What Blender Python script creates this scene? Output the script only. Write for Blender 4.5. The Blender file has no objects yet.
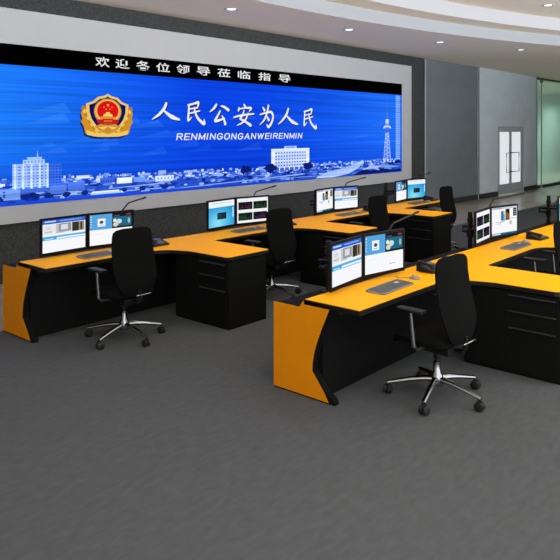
import bpy, bmesh, math, random
from mathutils import Vector, Matrix
random.seed(7)
C = bpy.context.scene.collection
PI = math.pi

# ------------------------------------------------------------------ helpers
def lin(c):
    r = []
    for v in c[:3]:
        v = v / 255.0
        r.append(v / 12.92 if v <= 0.04045 else ((v + 0.055) / 1.055) ** 2.4)
    return (r[0], r[1], r[2], 1.0)

def mat(name, rgb, rough=0.5, metal=0.0, spec=0.5, emit=None, estr=1.0, noise=None, bump=None):
    m = bpy.data.materials.new(name); m.use_nodes = True
    nt = m.node_tree; b = nt.nodes['Principled BSDF']
    b.inputs['Base Color'].default_value = lin(rgb)
    b.inputs['Roughness'].default_value = rough
    b.inputs['Metallic'].default_value = metal
    b.inputs['Specular IOR Level'].default_value = spec
    if emit:
        b.inputs['Emission Color'].default_value = lin(emit)
        b.inputs['Emission Strength'].default_value = estr
    if noise:                                   # (scale xyz, amount, detail)
        sc, amt, det = noise
        tc = nt.nodes.new('ShaderNodeTexCoord'); mp = nt.nodes.new('ShaderNodeMapping')
        mp.inputs['Scale'].default_value = sc
        n = nt.nodes.new('ShaderNodeTexNoise'); n.inputs['Scale'].default_value = 1.0; n.inputs['Detail'].default_value = det
        rp = nt.nodes.new('ShaderNodeMapRange')
        rp.inputs['From Min'].default_value = 0.3; rp.inputs['From Max'].default_value = 0.7
        rp.inputs['To Min'].default_value = 1 - amt; rp.inputs['To Max'].default_value = 1 + amt
        mx = nt.nodes.new('ShaderNodeMix'); mx.data_type = 'RGBA'; mx.blend_type = 'MULTIPLY'
        mx.inputs['Factor'].default_value = 1.0
        mx.inputs[6].default_value = lin(rgb)
        nt.links.new(tc.outputs['Object'], mp.inputs['Vector']); nt.links.new(mp.outputs[0], n.inputs['Vector'])
        nt.links.new(n.outputs['Fac'], rp.inputs['Value']); nt.links.new(rp.outputs[0], mx.inputs[7])
        nt.links.new(mx.outputs[2], b.inputs['Base Color'])
        if bump:
            bp = nt.nodes.new('ShaderNodeBump'); bp.inputs['Strength'].default_value = bump
            bp.inputs['Distance'].default_value = 0.01
            nt.links.new(n.outputs['Fac'], bp.inputs['Height']); nt.links.new(bp.outputs[0], b.inputs['Normal'])
    return m

class MB:
    def __init__(s): s.v = []; s.f = []; s.c = []; s.cur = None
    def poly(s, pts):
        i = len(s.v); s.v += [tuple(p) for p in pts]; s.f.append(tuple(range(i, i + len(pts)))); s.c.append(s.cur)
    def faces(s, vs, fs):
        i = len(s.v); s.v += [tuple(p) for p in vs]
        for f in fs: s.f.append(tuple(i + k for k in f)); s.c.append(s.cur)
    def box(s, x0, x1, y0, y1, z0, z1, M=None):
        vs = [Vector(p) for p in ((x0,y0,z0),(x1,y0,z0),(x1,y1,z0),(x0,y1,z0),(x0,y0,z1),(x1,y0,z1),(x1,y1,z1),(x0,y1,z1))]
        if M: vs = [M @ p for p in vs]
        s.faces(vs, [(3,2,1,0),(4,5,6,7),(0,1,5,4),(1,2,6,5),(2,3,7,6),(3,0,4,7)])
    def prism(s, pts, h0, h1, axis='z', M=None):
        def q(a, b, h):
            p = Vector((a, b, h)) if axis == 'z' else (Vector((h, a, b)) if axis == 'x' else Vector((a, h, b)))
            return M @ p if M else p
        n = len(pts)
        vs = [q(a, b, h0) for a, b in pts] + [q(a, b, h1) for a, b in pts]
        fs = [tuple(range(n - 1, -1, -1)), tuple(range(n, 2 * n))] + [(i, (i + 1) % n, n + (i + 1) % n, n + i) for i in range(n)]
        s.faces(vs, fs)
    def tube(s, pts, r, n=10, flat=1.0):
        pts = [Vector(p) for p in pts]; rs = r if isinstance(r, (list, tuple)) else [r] * len(pts)
        rings = []; up0 = None
        for i, p in enumerate(pts):
            t = (pts[min(i + 1, len(pts) - 1)] - pts[max(i - 1, 0)]).normalized()
            ref = Vector((0, 0, 1)) if abs(t.z) < 0.95 else Vector((0, 1, 0))
            a = t.cross(ref).normalized(); b = a.cross(t).normalized()
            rings.append([p + rs[i] * (math.cos(2*PI*k/n) * a + flat * math.sin(2*PI*k/n) * b) for k in range(n)])
        vs = [v for g in rings for v in g]; fs = []
        for i in range(len(pts) - 1):
            for k in range(n):
                fs.append((i*n + k, i*n + (k+1) % n, (i+1)*n + (k+1) % n, (i+1)*n + k))
        fs.append(tuple(range(n - 1, -1, -1))); fs.append(tuple(range((len(pts)-1)*n, len(pts)*n)))
        s.faces(vs, fs)
    def lathe(s, prof, n=16, M=None):           # (r, z) profile about z
        vs = []; fs = []
        for r, z in prof:
            for k in range(n):
                p = Vector((r * math.cos(2*PI*k/n), r * math.sin(2*PI*k/n), z))
                vs.append(M @ p if M else p)
        for i in range(len(prof) - 1):
            for k in range(n):
                fs.append((i*n + k, i*n + (k+1) % n, (i+1)*n + (k+1) % n, (i+1)*n + k))
        fs.append(tuple(range(n - 1, -1, -1))); fs.append(tuple(range((len(prof)-1)*n, len(prof)*n)))
        s.faces(vs, fs)
    def build(s, name, m, parent=None, bevel=0.0, smooth=True, seg=2, keep_normals=False, subd=0):
        me = bpy.data.meshes.new(name); me.from_pydata(s.v, [], s.f); me.update()
        if not keep_normals:
            bm = bmesh.new(); bm.from_mesh(me); bmesh.ops.recalc_face_normals(bm, faces=bm.faces); bm.to_mesh(me); bm.free()
        if m: me.materials.append(m)
        if any(c is not None for c in s.c):
            at = me.color_attributes.new('Col', 'FLOAT_COLOR', 'CORNER')
            for p, c in zip(me.polygons, s.c):
                for j, li in enumerate(p.loop_indices):
                    cc = c[j] if isinstance(c, list) else c
                    at.data[li].color = lin(cc)
        if smooth:
            me.shade_smooth(); me.set_sharp_from_angle(angle=math.radians(38))
        o = bpy.data.objects.new(name, me); C.objects.link(o)
        if bevel:
            b = o.modifiers.new('bevel', 'BEVEL'); b.width = bevel; b.segments = seg; b.limit_method = 'ANGLE'; b.angle_limit = math.radians(40)
        if subd:
            b = o.modifiers.new('sub', 'SUBSURF'); b.levels = subd; b.render_levels = subd
        if parent: o.parent = parent
        return o

def tag(o, label=None, cat=None, group=None, kind=None):
    if label: o['label'] = label
    if cat: o['category'] = cat
    if group: o['group'] = group
    if kind: o['kind'] = kind
    return o
def empty(name, loc=(0,0,0), rz=0.0):
    o = bpy.data.objects.new(name, None); o.empty_display_size = 0.1; C.objects.link(o)
    o.location = loc; o.rotation_euler = (0, 0, rz); return o
def struct(o, label=None): o['kind'] = 'structure'; return o
kids = {}
def copy_tree(o, parent=None):
    c = o.copy(); C.objects.link(c); c.parent = parent
    for ch in list(o.children): copy_tree(ch, c)
    return c
def lerp(a, b, t): return a + (b - a) * t
def mixc(a, b, t): return tuple(lerp(a[i], b[i], t) for i in range(3))

# ------------------------------------------------------------------ materials
M = {}
M['carpet'] = mat('grey_carpet', (77,79,82), 0.95, noise=((10, 24, 1), 0.10, 5), bump=0.3, spec=0.1)
M['tile'] = mat('polished_tile', (168,158,144), 0.22, noise=((1.2, 0.5, 1), 0.10, 3), spec=0.4)
M['ceil'] = mat('ceiling_paint', (240,230,212), 0.9, spec=0.1)
M['fascia'] = mat('ceiling_paint_shaded', (168,173,180), 0.9, spec=0.1)  # ceiling paint again, darkened in colour to offset excess light on the fascia
M['darkwall'] = mat('charcoal_wall_fabric', (66,69,70), 0.95, noise=((45, 45, 45), 0.32, 3), bump=0.3, spec=0.1)
M['panel'] = mat('pale_grey_panel', (184,187,192), 0.7, noise=((2, 2, 2), 0.02, 2), spec=0.2)
M['greywall'] = mat('blue_grey_plaster', (112,121,127), 0.85, noise=((1.3, 1.3, 2.2), 0.07, 4), spec=0.15)
M['greywall2'] = mat('light_blue_grey_plaster', (200,213,221), 0.85, noise=((1.3, 1.3, 2.2), 0.05, 4), spec=0.15)
M['alu'] = mat('brushed_aluminium', (176,186,192), 0.45, 0.2)
M['strip'] = mat('lit_edge_and_pole_grey', (156,163,166), 0.6, spec=.2)  # grey of the imitated lit slab edges and of the round post
M['base'] = mat('dark_baseboard', (48,50,51), 0.6)
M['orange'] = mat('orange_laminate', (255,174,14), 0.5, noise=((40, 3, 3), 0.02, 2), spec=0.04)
M['orange_shaded'] = mat('orange_laminate_shaded', (216,133,12), 0.55, noise=((60, 60, 60), 0.03, 2), spec=0.08)  # darker copy of the worktop laminate, shade of the upright face in its colour
M['black'] = mat('black_laminate', (18,18,18), 0.6, noise=((70, 70, 70), 0.15, 2), spec=0.05)
M['edge'] = mat('black_edge_band', (20,19,18), 0.4, spec=0.25)
M['handle'] = mat('dark_steel_handle', (58,58,60), 0.4, 0.3)
M['plastic'] = mat('black_plastic', (20,19,19), 0.45, spec=0.25)
M['bezel'] = mat('monitor_bezel', (17,13,12), 0.5, spec=0.06)
M['fabric'] = mat('black_mesh_fabric', (13,13,13), 0.95, noise=((220, 220, 220), 0.2, 2), spec=0.05)
M['chrome'] = mat('polished_chrome', (150,152,156), 0.22, 1.0)
M['dullmetal'] = mat('satin_grey_metal', (104,105,108), 0.35, .8)
M['rubber'] = mat('castor_rubber', (22,22,23), 0.5, spec=0.4)
M['greyplastic'] = mat('dark_grey_plastic', (122,122,128), 0.4)
M['keys'] = mat('grey_keys', (84,85,90), 0.5)
M['whitekeys'] = mat('pale_logo_print', (200,200,204), 0.5)
M['mouse'] = mat('silver_grey_mouse', (126,126,132), 0.3)
M['lcd'] = mat('grey_lcd', (84,92,92), 0.3)

def picture_mat(name, strength=1.0, lines=False):
    m = bpy.data.materials.new(name); m.use_nodes = True; nt = m.node_tree
    for n in list(nt.nodes): nt.nodes.remove(n)
    out = nt.nodes.new('ShaderNodeOutputMaterial'); e = nt.nodes.new('ShaderNodeEmission')
    a = nt.nodes.new('ShaderNodeAttribute'); a.attribute_name = 'Col'
    e.inputs['Strength'].default_value = strength
    if lines:
        tc = nt.nodes.new('ShaderNodeTexCoord')
        mp = nt.nodes.new('ShaderNodeMapping'); mp.inputs['Scale'].default_value = (0.35, 1, 26)
        n = nt.nodes.new('ShaderNodeTexNoise'); n.inputs['Scale'].default_value = 1.0; n.inputs['Detail'].default_value = 3
        rp = nt.nodes.new('ShaderNodeMapRange'); rp.inputs['From Min'].default_value = 0.3; rp.inputs['From Max'].default_value = 0.7
        rp.inputs['To Min'].default_value = 0.78; rp.inputs['To Max'].default_value = 1.22
        mx = nt.nodes.new('ShaderNodeMix'); mx.data_type = 'RGBA'; mx.blend_type = 'MULTIPLY'; mx.inputs['Factor'].default_value = 1.0
        nt.links.new(tc.outputs['Object'], mp.inputs['Vector']); nt.links.new(mp.outputs[0], n.inputs['Vector'])
        nt.links.new(n.outputs['Fac'], rp.inputs['Value']); nt.links.new(a.outputs['Color'], mx.inputs[6]); nt.links.new(rp.outputs[0], mx.inputs[7])
        nt.links.new(mx.outputs[2], e.inputs['Color'])
    else:
        nt.links.new(a.outputs['Color'], e.inputs['Color'])
    nt.links.new(e.outputs[0], out.inputs['Surface'])
    return m
M['led'] = picture_mat('led_wall_picture', 1.12, True)
M['led_flat'] = picture_mat('led_wall_lettering', 0.95)
M['pic'] = picture_mat('monitor_picture', 1.0)

def emis(name, rgb, s):
    m = bpy.data.materials.new(name); m.use_nodes = True; nt = m.node_tree
    for n in list(nt.nodes): nt.nodes.remove(n)
    out = nt.nodes.new('ShaderNodeOutputMaterial'); e = nt.nodes.new('ShaderNodeEmission')
    e.inputs['Color'].default_value = lin(rgb); e.inputs['Strength'].default_value = s
    nt.links.new(e.outputs[0], out.inputs['Surface']); return m
M['lens'] = emis('downlight_lens', (255,252,245), 2.5)
M['bandlight'] = emis('ceiling_light_band', (236,238,243), 0.86)
M['doorglass'] = emis('backlit_frosted_glass', (232,237,241), 0.92)

g = bpy.data.materials.new('green_tinted_glass'); g.use_nodes = True; nt = g.node_tree
for n in list(nt.nodes): nt.nodes.remove(n)
out = nt.nodes.new('ShaderNodeOutputMaterial'); tr = nt.nodes.new('ShaderNodeBsdfTransparent'); gl = nt.nodes.new('ShaderNodeBsdfGlossy')
tr.inputs['Color'].default_value = lin((226,240,232)); gl.inputs['Roughness'].default_value = 0.05; gl.inputs['Color'].default_value = lin((200,215,208))
mx = nt.nodes.new('ShaderNodeMixShader'); mx.inputs[0].default_value = 0.08
df = nt.nodes.new('ShaderNodeBsdfDiffuse'); df.inputs['Color'].default_value = lin((205,228,222))
m2 = nt.nodes.new('ShaderNodeMixShader'); m2.inputs[0].default_value = 0.35
nt.links.new(tr.outputs[0], m2.inputs[1]); nt.links.new(df.outputs[0], m2.inputs[2])
nt.links.new(m2.outputs[0], mx.inputs[1]); nt.links.new(gl.outputs[0], mx.inputs[2]); nt.links.new(mx.outputs[0], out.inputs['Surface'])
M['glass'] = g

# ------------------------------------------------------------------ room
CEIL, CE2, CE3 = 3.97, 4.20, 4.46
WY = 8.7
XL, XR, YB = -3.0, 40.0, -2.5
b = MB(); b.box(XL, XR, YB, 12.2, -0.12, -0.004); struct(b.build('floor', M['tile']))
b = MB(); b.box(XL, 30.0, YB, 6.63, -0.004, 0.0); o = b.build('carpet_flooring', M['carpet']); struct(o); o.name = 'floor_carpet'
b = MB(); b.box(XL, 15.78, WY, WY + 0.2, -0.1, CEIL + .6); struct(b.build('wall_screen', M['darkwall']))
b = MB(); b.box(15.78, 19.0, WY - 0.03, WY + 0.2, -0.1, CEIL + .6); struct(b.build('wall_back', M['greywall']))
# pale section with the door opening
b = MB()
b.box(19.0, 20.40, WY - 0.07, WY + 0.2, -0.1, CEIL + .6); b.box(22.52, 23.72, WY - 0.07, WY + 0.2, -0.1, CEIL + .6)
b.box(20.40, 22.52, WY - 0.07, WY + 0.2, 2.19, CEIL + .6)
struct(b.build('wall_right', M['greywall2']))
b = MB(); b.box(23.72, 23.86, WY - 0.05, WY + 0.2, 0, CEIL + .6); struct(b.build('trim_1', M['base']))
b = MB(); b.box(15.76, 15.83, WY - 0.045, WY - 0.031, 0.15, CEIL); struct(b.build('trim_lit_edge_2', M['strip']))  # pale strip imitates the lit side edge of the wall slab
b = MB(); b.box(18.98, 19.04, WY - 0.085, WY - 0.071, 0.15, CEIL); struct(b.build('trim_lit_edge_3', M['strip']))  # likewise a pale strip in place of a lit slab edge
b = MB(); b.box(XL, 15.76, WY - 0.02, WY, 0, 0.15); struct(b.build('baseboard_screen', M['base'], bevel=.004))
b = MB(); b.box(15.76, 19.0, WY - 0.05, WY - 0.031, 0, 0.15); struct(b.build('baseboard_back', M['base'], bevel=.004))
b = MB(); b.box(19.0, 20.38, WY - 0.09, WY - 0.071, 0, 0.15); b.box(22.54, 23.72, WY - 0.09, WY - 0.071, 0, 0.15); struct(b.build('baseboard_right', M['base'], bevel=.004))
# pale surround panel that the video wall is set in
b = MB(); b.box(0.9, 14.99, WY - 0.09, WY - 0.001, 0.80, 3.70); struct(b.build('trim_4', M['panel'], bevel=.006))

# ceiling: outer soffit with a huge stepped circular recess
CX, CY, R1, R2 = 7.2, -15.3, 22.0, 21.5
def arc(R, x): return CY + math.sqrt(max(R*R - (x - CX)**2, 0))
def strip(b, R, z, y1, flip=False):
    xs = [XL + i * 0.5 for i in range(int((27.5 - XL) / 0.5) + 1)]
    for a, c in zip(xs[:-1], xs[1:]):
        b.poly([(a, arc(R, a), z), (c, arc(R, c), z), (c, y1, z), (a, y1, z)])
def fascia(b, R, z0, z1):
    xs = [XL + i * 0.5 for i in range(int((27.5 - XL) / 0.5) + 1)]
    for a, c in zip(xs[:-1], xs[1:]):
        b.poly([(a, arc(R, a), z0), (c, arc(R, c), z0), (c, arc(R, c), z1), (a, arc(R, a), z1)])
b = MB(); strip(b, R1, CEIL, 12.2); b.poly([(27.5, YB, CEIL), (XR, YB, CEIL), (XR, 12.2, CEIL), (27.5, 12.2, CEIL)])
struct(b.build('ceiling', M['ceil'], smooth=False))
b = MB(); fascia(b, R1, CEIL, CE2); struct(b.build('ceiling_fascia', M['fascia'], smooth=True))
b = MB()
xs = [XL + i * 0.5 for i in range(int((27.5 - XL) / 0.5) + 1)]
for a, c in zip(xs[:-1], xs[1:]):
    b.poly([(a, arc(R2, a), CE2), (c, arc(R2, c), CE2), (c, arc(R1, c), CE2), (a, arc(R1, a), CE2)])
struct(b.build('ceiling_step', M['ceil'], smooth=False))
b = MB(); fascia(b, R2, CE2, CE3); o = b.build('cove_light_band', M['bandlight'])
tag(o, 'glowing white curved light band stepping up inside the ceiling recess', 'ceiling light')
b = MB(); b.poly([(XL, YB, CE3), (27.5, YB, CE3), (27.5, 12.0, CE3), (XL, 12.0, CE3)]); struct(b.build('ceiling_recess', M['ceil'], smooth=False))
b = MB(); b.box(XL, XR, YB, 12.2, CE3 + .05, CE3 + .25); struct(b.build('roof_slab', M['ceil']))
b = MB(); b.box(XR - .2, XR, YB, 12.2, -0.1, CEIL + .6); struct(b.build('wall_far_right', M['greywall2']))
b = MB(); b.box(17.0, XR, YB - .2, YB, -0.1, CEIL + .6); struct(b.build('wall_front_blocker', M['greywall']))  # unseen wall added to block world light and darken the right side
b = MB(); b.box(XL - .2, XL, YB, WY + .2, -0.1, CEIL + .6); struct(b.build('wall_left_bounce', M['ceil']))  # unseen side wall added, pale so it bounces light onto the end panels

# door
d = empty('door_1', (20.40, WY - 0.07, 0)); struct(d)
W_, H_ = 2.12, 2.19
b = MB(); b.box(0, .09, 0, .1, 0, H_); b.box(W_ - .09, W_, 0, .1, 0, H_); b.box(0, W_, 0, .1, H_ - .10, H_)
b.build('door_frame', M['alu'], d, bevel=.004)
for i in (0, 1):
    x0 = .09 if i == 0 else W_ / 2 + .002
    x1 = W_ / 2 - .002 if i == 0 else W_ - .09
    b = MB(); y0, y1 = .02, .07
    b.box(x0, x0 + .09, y0, y1, .01, H_ - .105); b.box(x1 - .09, x1, y0, y1, .01, H_ - .105)
    b.box(x0 + .09, x1 - .09, y0, y1, .01, .34); b.box(x0 + .09, x1 - .09, y0, y1, H_ - .17, H_ - .105)
    lf = b.build('door_leaf', M['alu'], d, bevel=.003)
    b = MB(); b.box(x0 + .09, x1 - .09, .04, .05, .34, H_ - .17); b.build('door_glass', M['doorglass'], lf)
    s = 1 if i == 0 else -1
    xa = (x1 - .05) if i == 0 else (x0 + .05); xb = xa - s * .46
    b = MB(); b.tube([(xa, .02, .72), (xa, -.06, .72), (xb, -.06, .72), (xb, -.06, 1.34), (xa, -.06, 1.34), (xa, .02, 1.34)], .014, 8)
    b.build('door_handle', M['base'], lf)

# glass partition with adjoining room behind
w = empty('window_1', (24.0, WY, 0)); struct(w)
b = MB(); b.box(0.0, 7.9, 0.02, .032, .10, 3.93); b.build('glass_pane', M['glass'], w)
b = MB(); b.box(0, 8, 0, .06, 0, .1); b.box(0, 8, 0, .06, 3.90, 3.97); b.box(3.95, 4.0, 0, .06, .1, 3.9); b.box(7.9, 8, 0, .06, .1, 3.9)
b.build('window_frame', M['base'], w)
o = empty('post', (24.02, WY - .14, 0)); tag(o, 'slim round steel post at the left edge of the green glass partition', 'post')
b = MB(); b.tube([(0,0,0.02),(0,0,3.75)], .022, 12); b.build('pole', M['strip'], o)
b = MB(); b.lathe([(.085, 0), (.085, .012), (.05, .022)], 16); b.build('base_plate', M['alu'], o)
b = MB(); b.lathe([(.034, 3.75), (.05, 3.77), (.05, 3.84), (.03, 3.87)], 16); b.build('cap', M['chrome'], o)
M['backroom'] = mat('pale_green_wall_paint', (200,214,212), 0.8)
b = MB(); b.box(21.5, XR, 12.0, 12.2, -0.1, CEIL + .4); struct(b.build('wall_adjoining', M['backroom']))
b = MB(); b.box(32.0, XR, WY, WY + .2, -0.1, CEIL + .6); struct(b.build('wall_right_end', M['greywall']))
b = MB(); b.box(XL, 23.86, 12.0, 12.2, -0.1, CEIL); 
d2 = empty('door_2_reflection', (35.2, 11.93, 0)); struct(d2)  # door added to stand in for a pale door-like reflection in the glass
b = MB(); b.box(0, .09, 0, .07, 0, 2.2); b.box(1.9, 1.99, 0, .07, 0, 2.2); b.box(.09, 1.9, 0, .07, 2.1, 2.2); b.box(.95, 1.04, 0, .07, 0, 2.1); b.build('door_frame', M['alu'], d2)
b = MB(); b.box(.09, .95, .03, .05, 0.0, 2.1); b.box(1.04, 1.9, .03, .05, 0.0, 2.1); b.build('door_leaf', M['panel'], d2)
b = MB(); b.tube([(.85, .03, .7), (.85, -.03, .7), (.6, -.03, .7), (.6, -.03, 1.3), (.85, -.03, 1.3), (.85, .03, 1.3)], .014, 8); b.build('door_handle', M['handle'], d2)

# downlights
DL = [((7.4, 7.46), CEIL), ((10.36, 7.29), CEIL), ((13.1, 6.83), CEIL), ((15.58, 6.03), CEIL), ((12.97, 4.5), CE3),
      ((4.4, 7.4), CEIL), ((18.3, 5.0), CEIL), ((21.5, 6.2), CEIL)]  # the left one here is an unseen extra lamp added for lighting
DLL = ['round recessed downlight in the outer ceiling, leftmost above the video wall',
       'round recessed downlight in the outer ceiling, second from the left',
       'round recessed downlight in the outer ceiling, third from the left above the wall corner',
       'round recessed downlight in the outer ceiling, rightmost, above the double door',
       'round recessed downlight in the upper ceiling inside the curved light band',
       'unseen round ceiling downlight added for lighting, left of the picture', 'round recessed ceiling downlight right of the picture',
       'round recessed ceiling downlight beside the glass partition']
def add_light(name, typ, loc, energy, color=(1,1,1), **kw):
    l = bpy.data.lights.new(name, typ); l.energy = energy; l.color = color
    for k, v in kw.items(): setattr(l, k, v)
    o = bpy.data.objects.new(name, l); C.objects.link(o); o.location = loc; return o
b = MB(); b.lathe([(.075, -.004), (.095, -.012), (.115, -.008), (.12, 0.002), (.075, 0.002)], 20); ring = b
b2 = MB(); b2.lathe([(.07, -.006), (.074, -.003)], 20)
dproto = empty('downlight', (DL[0][0][0], DL[0][0][1], DL[0][1]))
ring.build('trim_ring', M['alu'], dproto); b2.build('lens', M['lens'], dproto)
for i, ((x, y), z) in enumerate(DL):
    o = dproto if i == 0 else copy_tree(dproto)
    o.location = (x, y, z); tag(o, DLL[i], 'ceiling light', 'recessed ceiling downlights')
    add_light('downlight_beam', 'SPOT', (x, y, z - .05), 28, (1, .97, .93), spot_size=math.radians(130), spot_blend=.9, shadow_soft_size=.09)
for x in (27.0, 31.0, 35.0):  # lamps added to brighten the room behind the glass
    o = copy_tree(dproto); o.location = (x, 10.4, CEIL); tag(o, 'recessed downlight added to brighten the room behind the green glass', 'ceiling light', 'downlights added behind the glass')
    add_light('downlight_beam', 'SPOT', (x, 10.4, CEIL - .05), 1300, (.92, 1, 1), spot_size=math.radians(165), spot_blend=1.0, shadow_soft_size=.3)
# unseen rows of downlights added in the upper ceiling to light the desks
for x in (-1.0, 2.5, 6.0, 9.5):
    for y in (4.5, 1.5):
        o = copy_tree(dproto); o.location = (x, y, CE3)
        tag(o, 'unseen round downlight added in the upper ceiling to light the desks', 'ceiling light', 'unseen downlights added over the desks')
        add_light('downlight_beam', 'SPOT', (x, y, CE3 - .05), 110, (1, .97, .94), spot_size=math.radians(150), spot_blend=1.0, shadow_soft_size=.35)

# ------------------------------------------------------------------ video wall
SX0, SX1, SZ0, SZ1, SZH = 1.40, 14.49, 1.045, 3.22, 2.94
vw = empty('video_wall', (0, 0, 0))
tag(vw, 'huge blue video wall with white slogan, gold emblem and city skyline', 'video wall')
FY = WY - 0.10
b = MB(); b.box(SX0, SX1, FY, WY - 0.091, SZ0, SZ1); b.build('housing', M['plastic'], vw)
class Canvas(MB):
    def __init__(s, y0, step=0.0006): super().__init__(); s.y0 = y0; s.step = step; s.layer = 0
    def pg(s, pts, col, layer):
        s.cur = col; y = s.y0 - layer * s.step
        # keep the winding facing -Y
        a = sum(pts[i][0] * pts[(i+1) % len(pts)][1] - pts[(i+1) % len(pts)][0] * pts[i][1] for i in range(len(pts)))
        if a < 0: pts = pts[::-1]; s.cur = col[::-1] if isinstance(col, list) else col
        s.poly([(p[0], y, p[1]) for p in pts])
    def rect(s, x0, z0, x1, z1, col, layer): s.pg([(x0, z0), (x1, z0), (x1, z1), (x0, z1)], col, layer)
    def disc(s, cx, cz, rx, rz, col, layer, n=24, a0=0, a1=2*PI):
        s.pg([(cx + rx * math.cos(a0 + (a1-a0) * k / n), cz + rz * math.sin(a0 + (a1-a0) * k / n)) for k in range(n if a1-a0 > 6 else n + 1)], col, layer)
    def blob(s, cx, cz, rx, rz, col, layer, n=14, jit=.25):
        s.pg([(cx + rx * (1 + random.uniform(-jit, jit)) * math.cos(2*PI*k/n), cz + rz * (1 + random.uniform(-jit, jit)) * math.sin(2*PI*k/n)) for k in range(n)], col, layer)

cv = Canvas(FY - .001)
NX, NZ = 40, 10
def skycol(x, z):
    u = (x - SX0) / (SX1 - SX0); v = (z - SZ0) / (SZH - SZ0)
    left = (30, 124, 240); mid = (10, 64, 214); right = (28, 104, 234)
    if u < .55: c = mixc(left, mid, min(1, max(0, (u - .18) / .30)))
    else: c = mixc(mid, right, min(1, max(0, (u - .60) / .35)))
    if v < .45: c = mixc(c, (10, 56, 200), (.45 - v) / .45 * .7)
    return c
for i in range(NX):
    for j in range(NZ):
        xa, xb = lerp(SX0, SX1, i / NX), lerp(SX0, SX1, (i+1) / NX); za, zb = lerp(SZ0, SZH, j / NZ), lerp(SZ0, SZH, (j+1) / NZ)
        cv.cur = [skycol(xa, za), skycol(xb, za), skycol(xb, zb), skycol(xa, zb)]
        cv.poly([(xa, cv.y0, za), (xb, cv.y0, za), (xb, cv.y0, zb), (xa, cv.y0, zb)])
# faint pale shards drifting across the sky
for k in range(26):
    x = random.uniform(4.0, 13.5); z = random.uniform(1.65, 2.35); w_ = random.uniform(.3, .9)
    c = mixc(skycol(x, z), (90, 140, 240), random.uniform(.08, .2))
    cv.pg([(x, z), (x + w_, z + .03), (x + w_ * .85, z + random.uniform(.10, .2))], c, 1)
# ground band
gpts = [(SX0, SZ0)] + [(SX1, SZ0)] + [(lerp(SX1, SX0, k / 60), 1.30 + .03 * math.sin(k * .9) + random.uniform(-.02, .02)) for k in range(61)]
cv.pg(gpts, (36, 78, 196), 2)
def hz(x): return lerp(1.40, 1.33, min(1, max(0, (x - 5) / 5))) if x < 10.8 else lerp(1.36, 1.38, (x - 10.8) / 3.7)
# hazy rows of small distant houses
for k in range(900):
    x = random.uniform(SX0, SX1 - .12); t = random.random(); z = hz(x) - .14 + .13 * t
    w_ = random.uniform(.03, .11); h_ = random.uniform(.015, .045)
    c = random.choice([(160, 186, 246), (104, 140, 228), (214, 226, 255), (66, 108, 216), (44, 84, 200), (132, 164, 240)])
    cv.rect(x, z, min(x + w_, SX1), z + h_, c, 3 + (1 - t) * 1.5)
for k in range(420):
    x = random.uniform(SX0 + .1, SX1 - .2); z = random.uniform(1.08, hz(x) - .06)
    cv.blob(x, z, random.uniform(.03, .12), random.uniform(.01, .03), random.choice([(12, 34, 120), (20, 50, 160), (50, 90, 206), (96, 134, 230), (150, 180, 244)]), 5 + random.random(), 8)
for (x0, z0, x1, z1, h_) in [(4.3, 1.13, 7.2, 1.11, .018), (7.0, 1.08, 10.6, 1.16, .022), (5.9, 1.17, 7.0, 1.19, .02), (9.0, 1.12, 12.0, 1.09, .016)]:
    cv.pg([(x0, z0), (x1, z1), (x1, z1 + h_), (x0, z0 + h_ * .5)], (140, 172, 242), 6.5)
cv.pg([(SX0, SZ0), (SX1, SZ0), (SX1, SZ0 + .05), (11, SZ0 + .03), (8, SZ0 + .05), (5, SZ0 + .04), (SX0, SZ0 + .06)], (22, 66, 204), 7)
def block(x0, z0, x1, z1, body, win, cols, rows, L):
    cv.rect(x0, z0, x1, z1, body, L)
    cw = (x1 - x0) / cols; rh = (z1 - z0) / (rows + .6)
    for i in range(cols):
        for j in range(rows):
            cv.rect(x0 + cw * (i + .22), z0 + rh * (j + .35), x0 + cw * (i + .78), z0 + rh * (j + .8), win, L + .6)
# large office block on the left
block(4.39, 1.24, 4.92, 1.60, (156, 190, 250), (84, 128, 228), 8, 8, 8)
for i in range(5): cv.rect(4.41 + i * .12, 1.26, 4.44 + i * .12, 1.60, (204, 222, 255), 9)
block(4.92, 1.26, 5.12, 1.59, (56, 108, 230), (28, 70, 200), 4, 8, 8)
cv.rect(4.54, 1.60, 4.86, 1.655, (168, 198, 250), 8); cv.rect(4.60, 1.655, 4.82, 1.69, (150, 184, 248), 8)
for i in range(6): cv.rect(4.56 + i * .05, 1.61, 4.58 + i * .05, 1.645, (84, 128, 226), 8.6)
cv.pg([(4.74, 1.69), (4.765, 1.69), (4.753, 1.79)], (150, 184, 248), 8)
cv.rect(4.10, 1.12, 4.50, 1.27, (112, 154, 240), 8.2); cv.rect(4.26, 1.16, 4.29, 1.20, (30, 66, 176), 8.8); cv.rect(4.26, 1.22, 4.29, 1.24, (30, 66, 176), 8.8)
cv.rect(4.50, 1.20, 5.10, 1.28, (62, 104, 216), 8.1)
for (x, r) in [(4.58, .07), (4.72, .07), (4.92, .09), (5.2, .07), (5.5, .06), (4.2, .06), (6.2, .05), (6.55, .07), (7.0, .08)]:
    cv.blob(x, 1.14, r, .035, (14, 38, 128), 9.2)
for (x0, x1, z0, z1, c) in [(4.95, 5.2, 1.16, 1.28, (84, 124, 224)), (5.22, 5.5, 1.18, 1.31, (70, 112, 218)), (5.36, 5.58, 1.355, 1.40, (216, 230, 255)), (5.60, 6.2, 1.10, 1.13, (180, 206, 250)), (5.62, 6.1, 1.13, 1.15, (222, 234, 255)),
    (5.7, 5.8, 1.33, 1.38, (170, 196, 250)), (6.5, 6.7, 1.34, 1.38, (150, 182, 248)), (7.4, 7.6, 1.34, 1.38, (170, 196, 250))]:
    cv.rect(x0, z0, x1, z1, c, 9)
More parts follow.
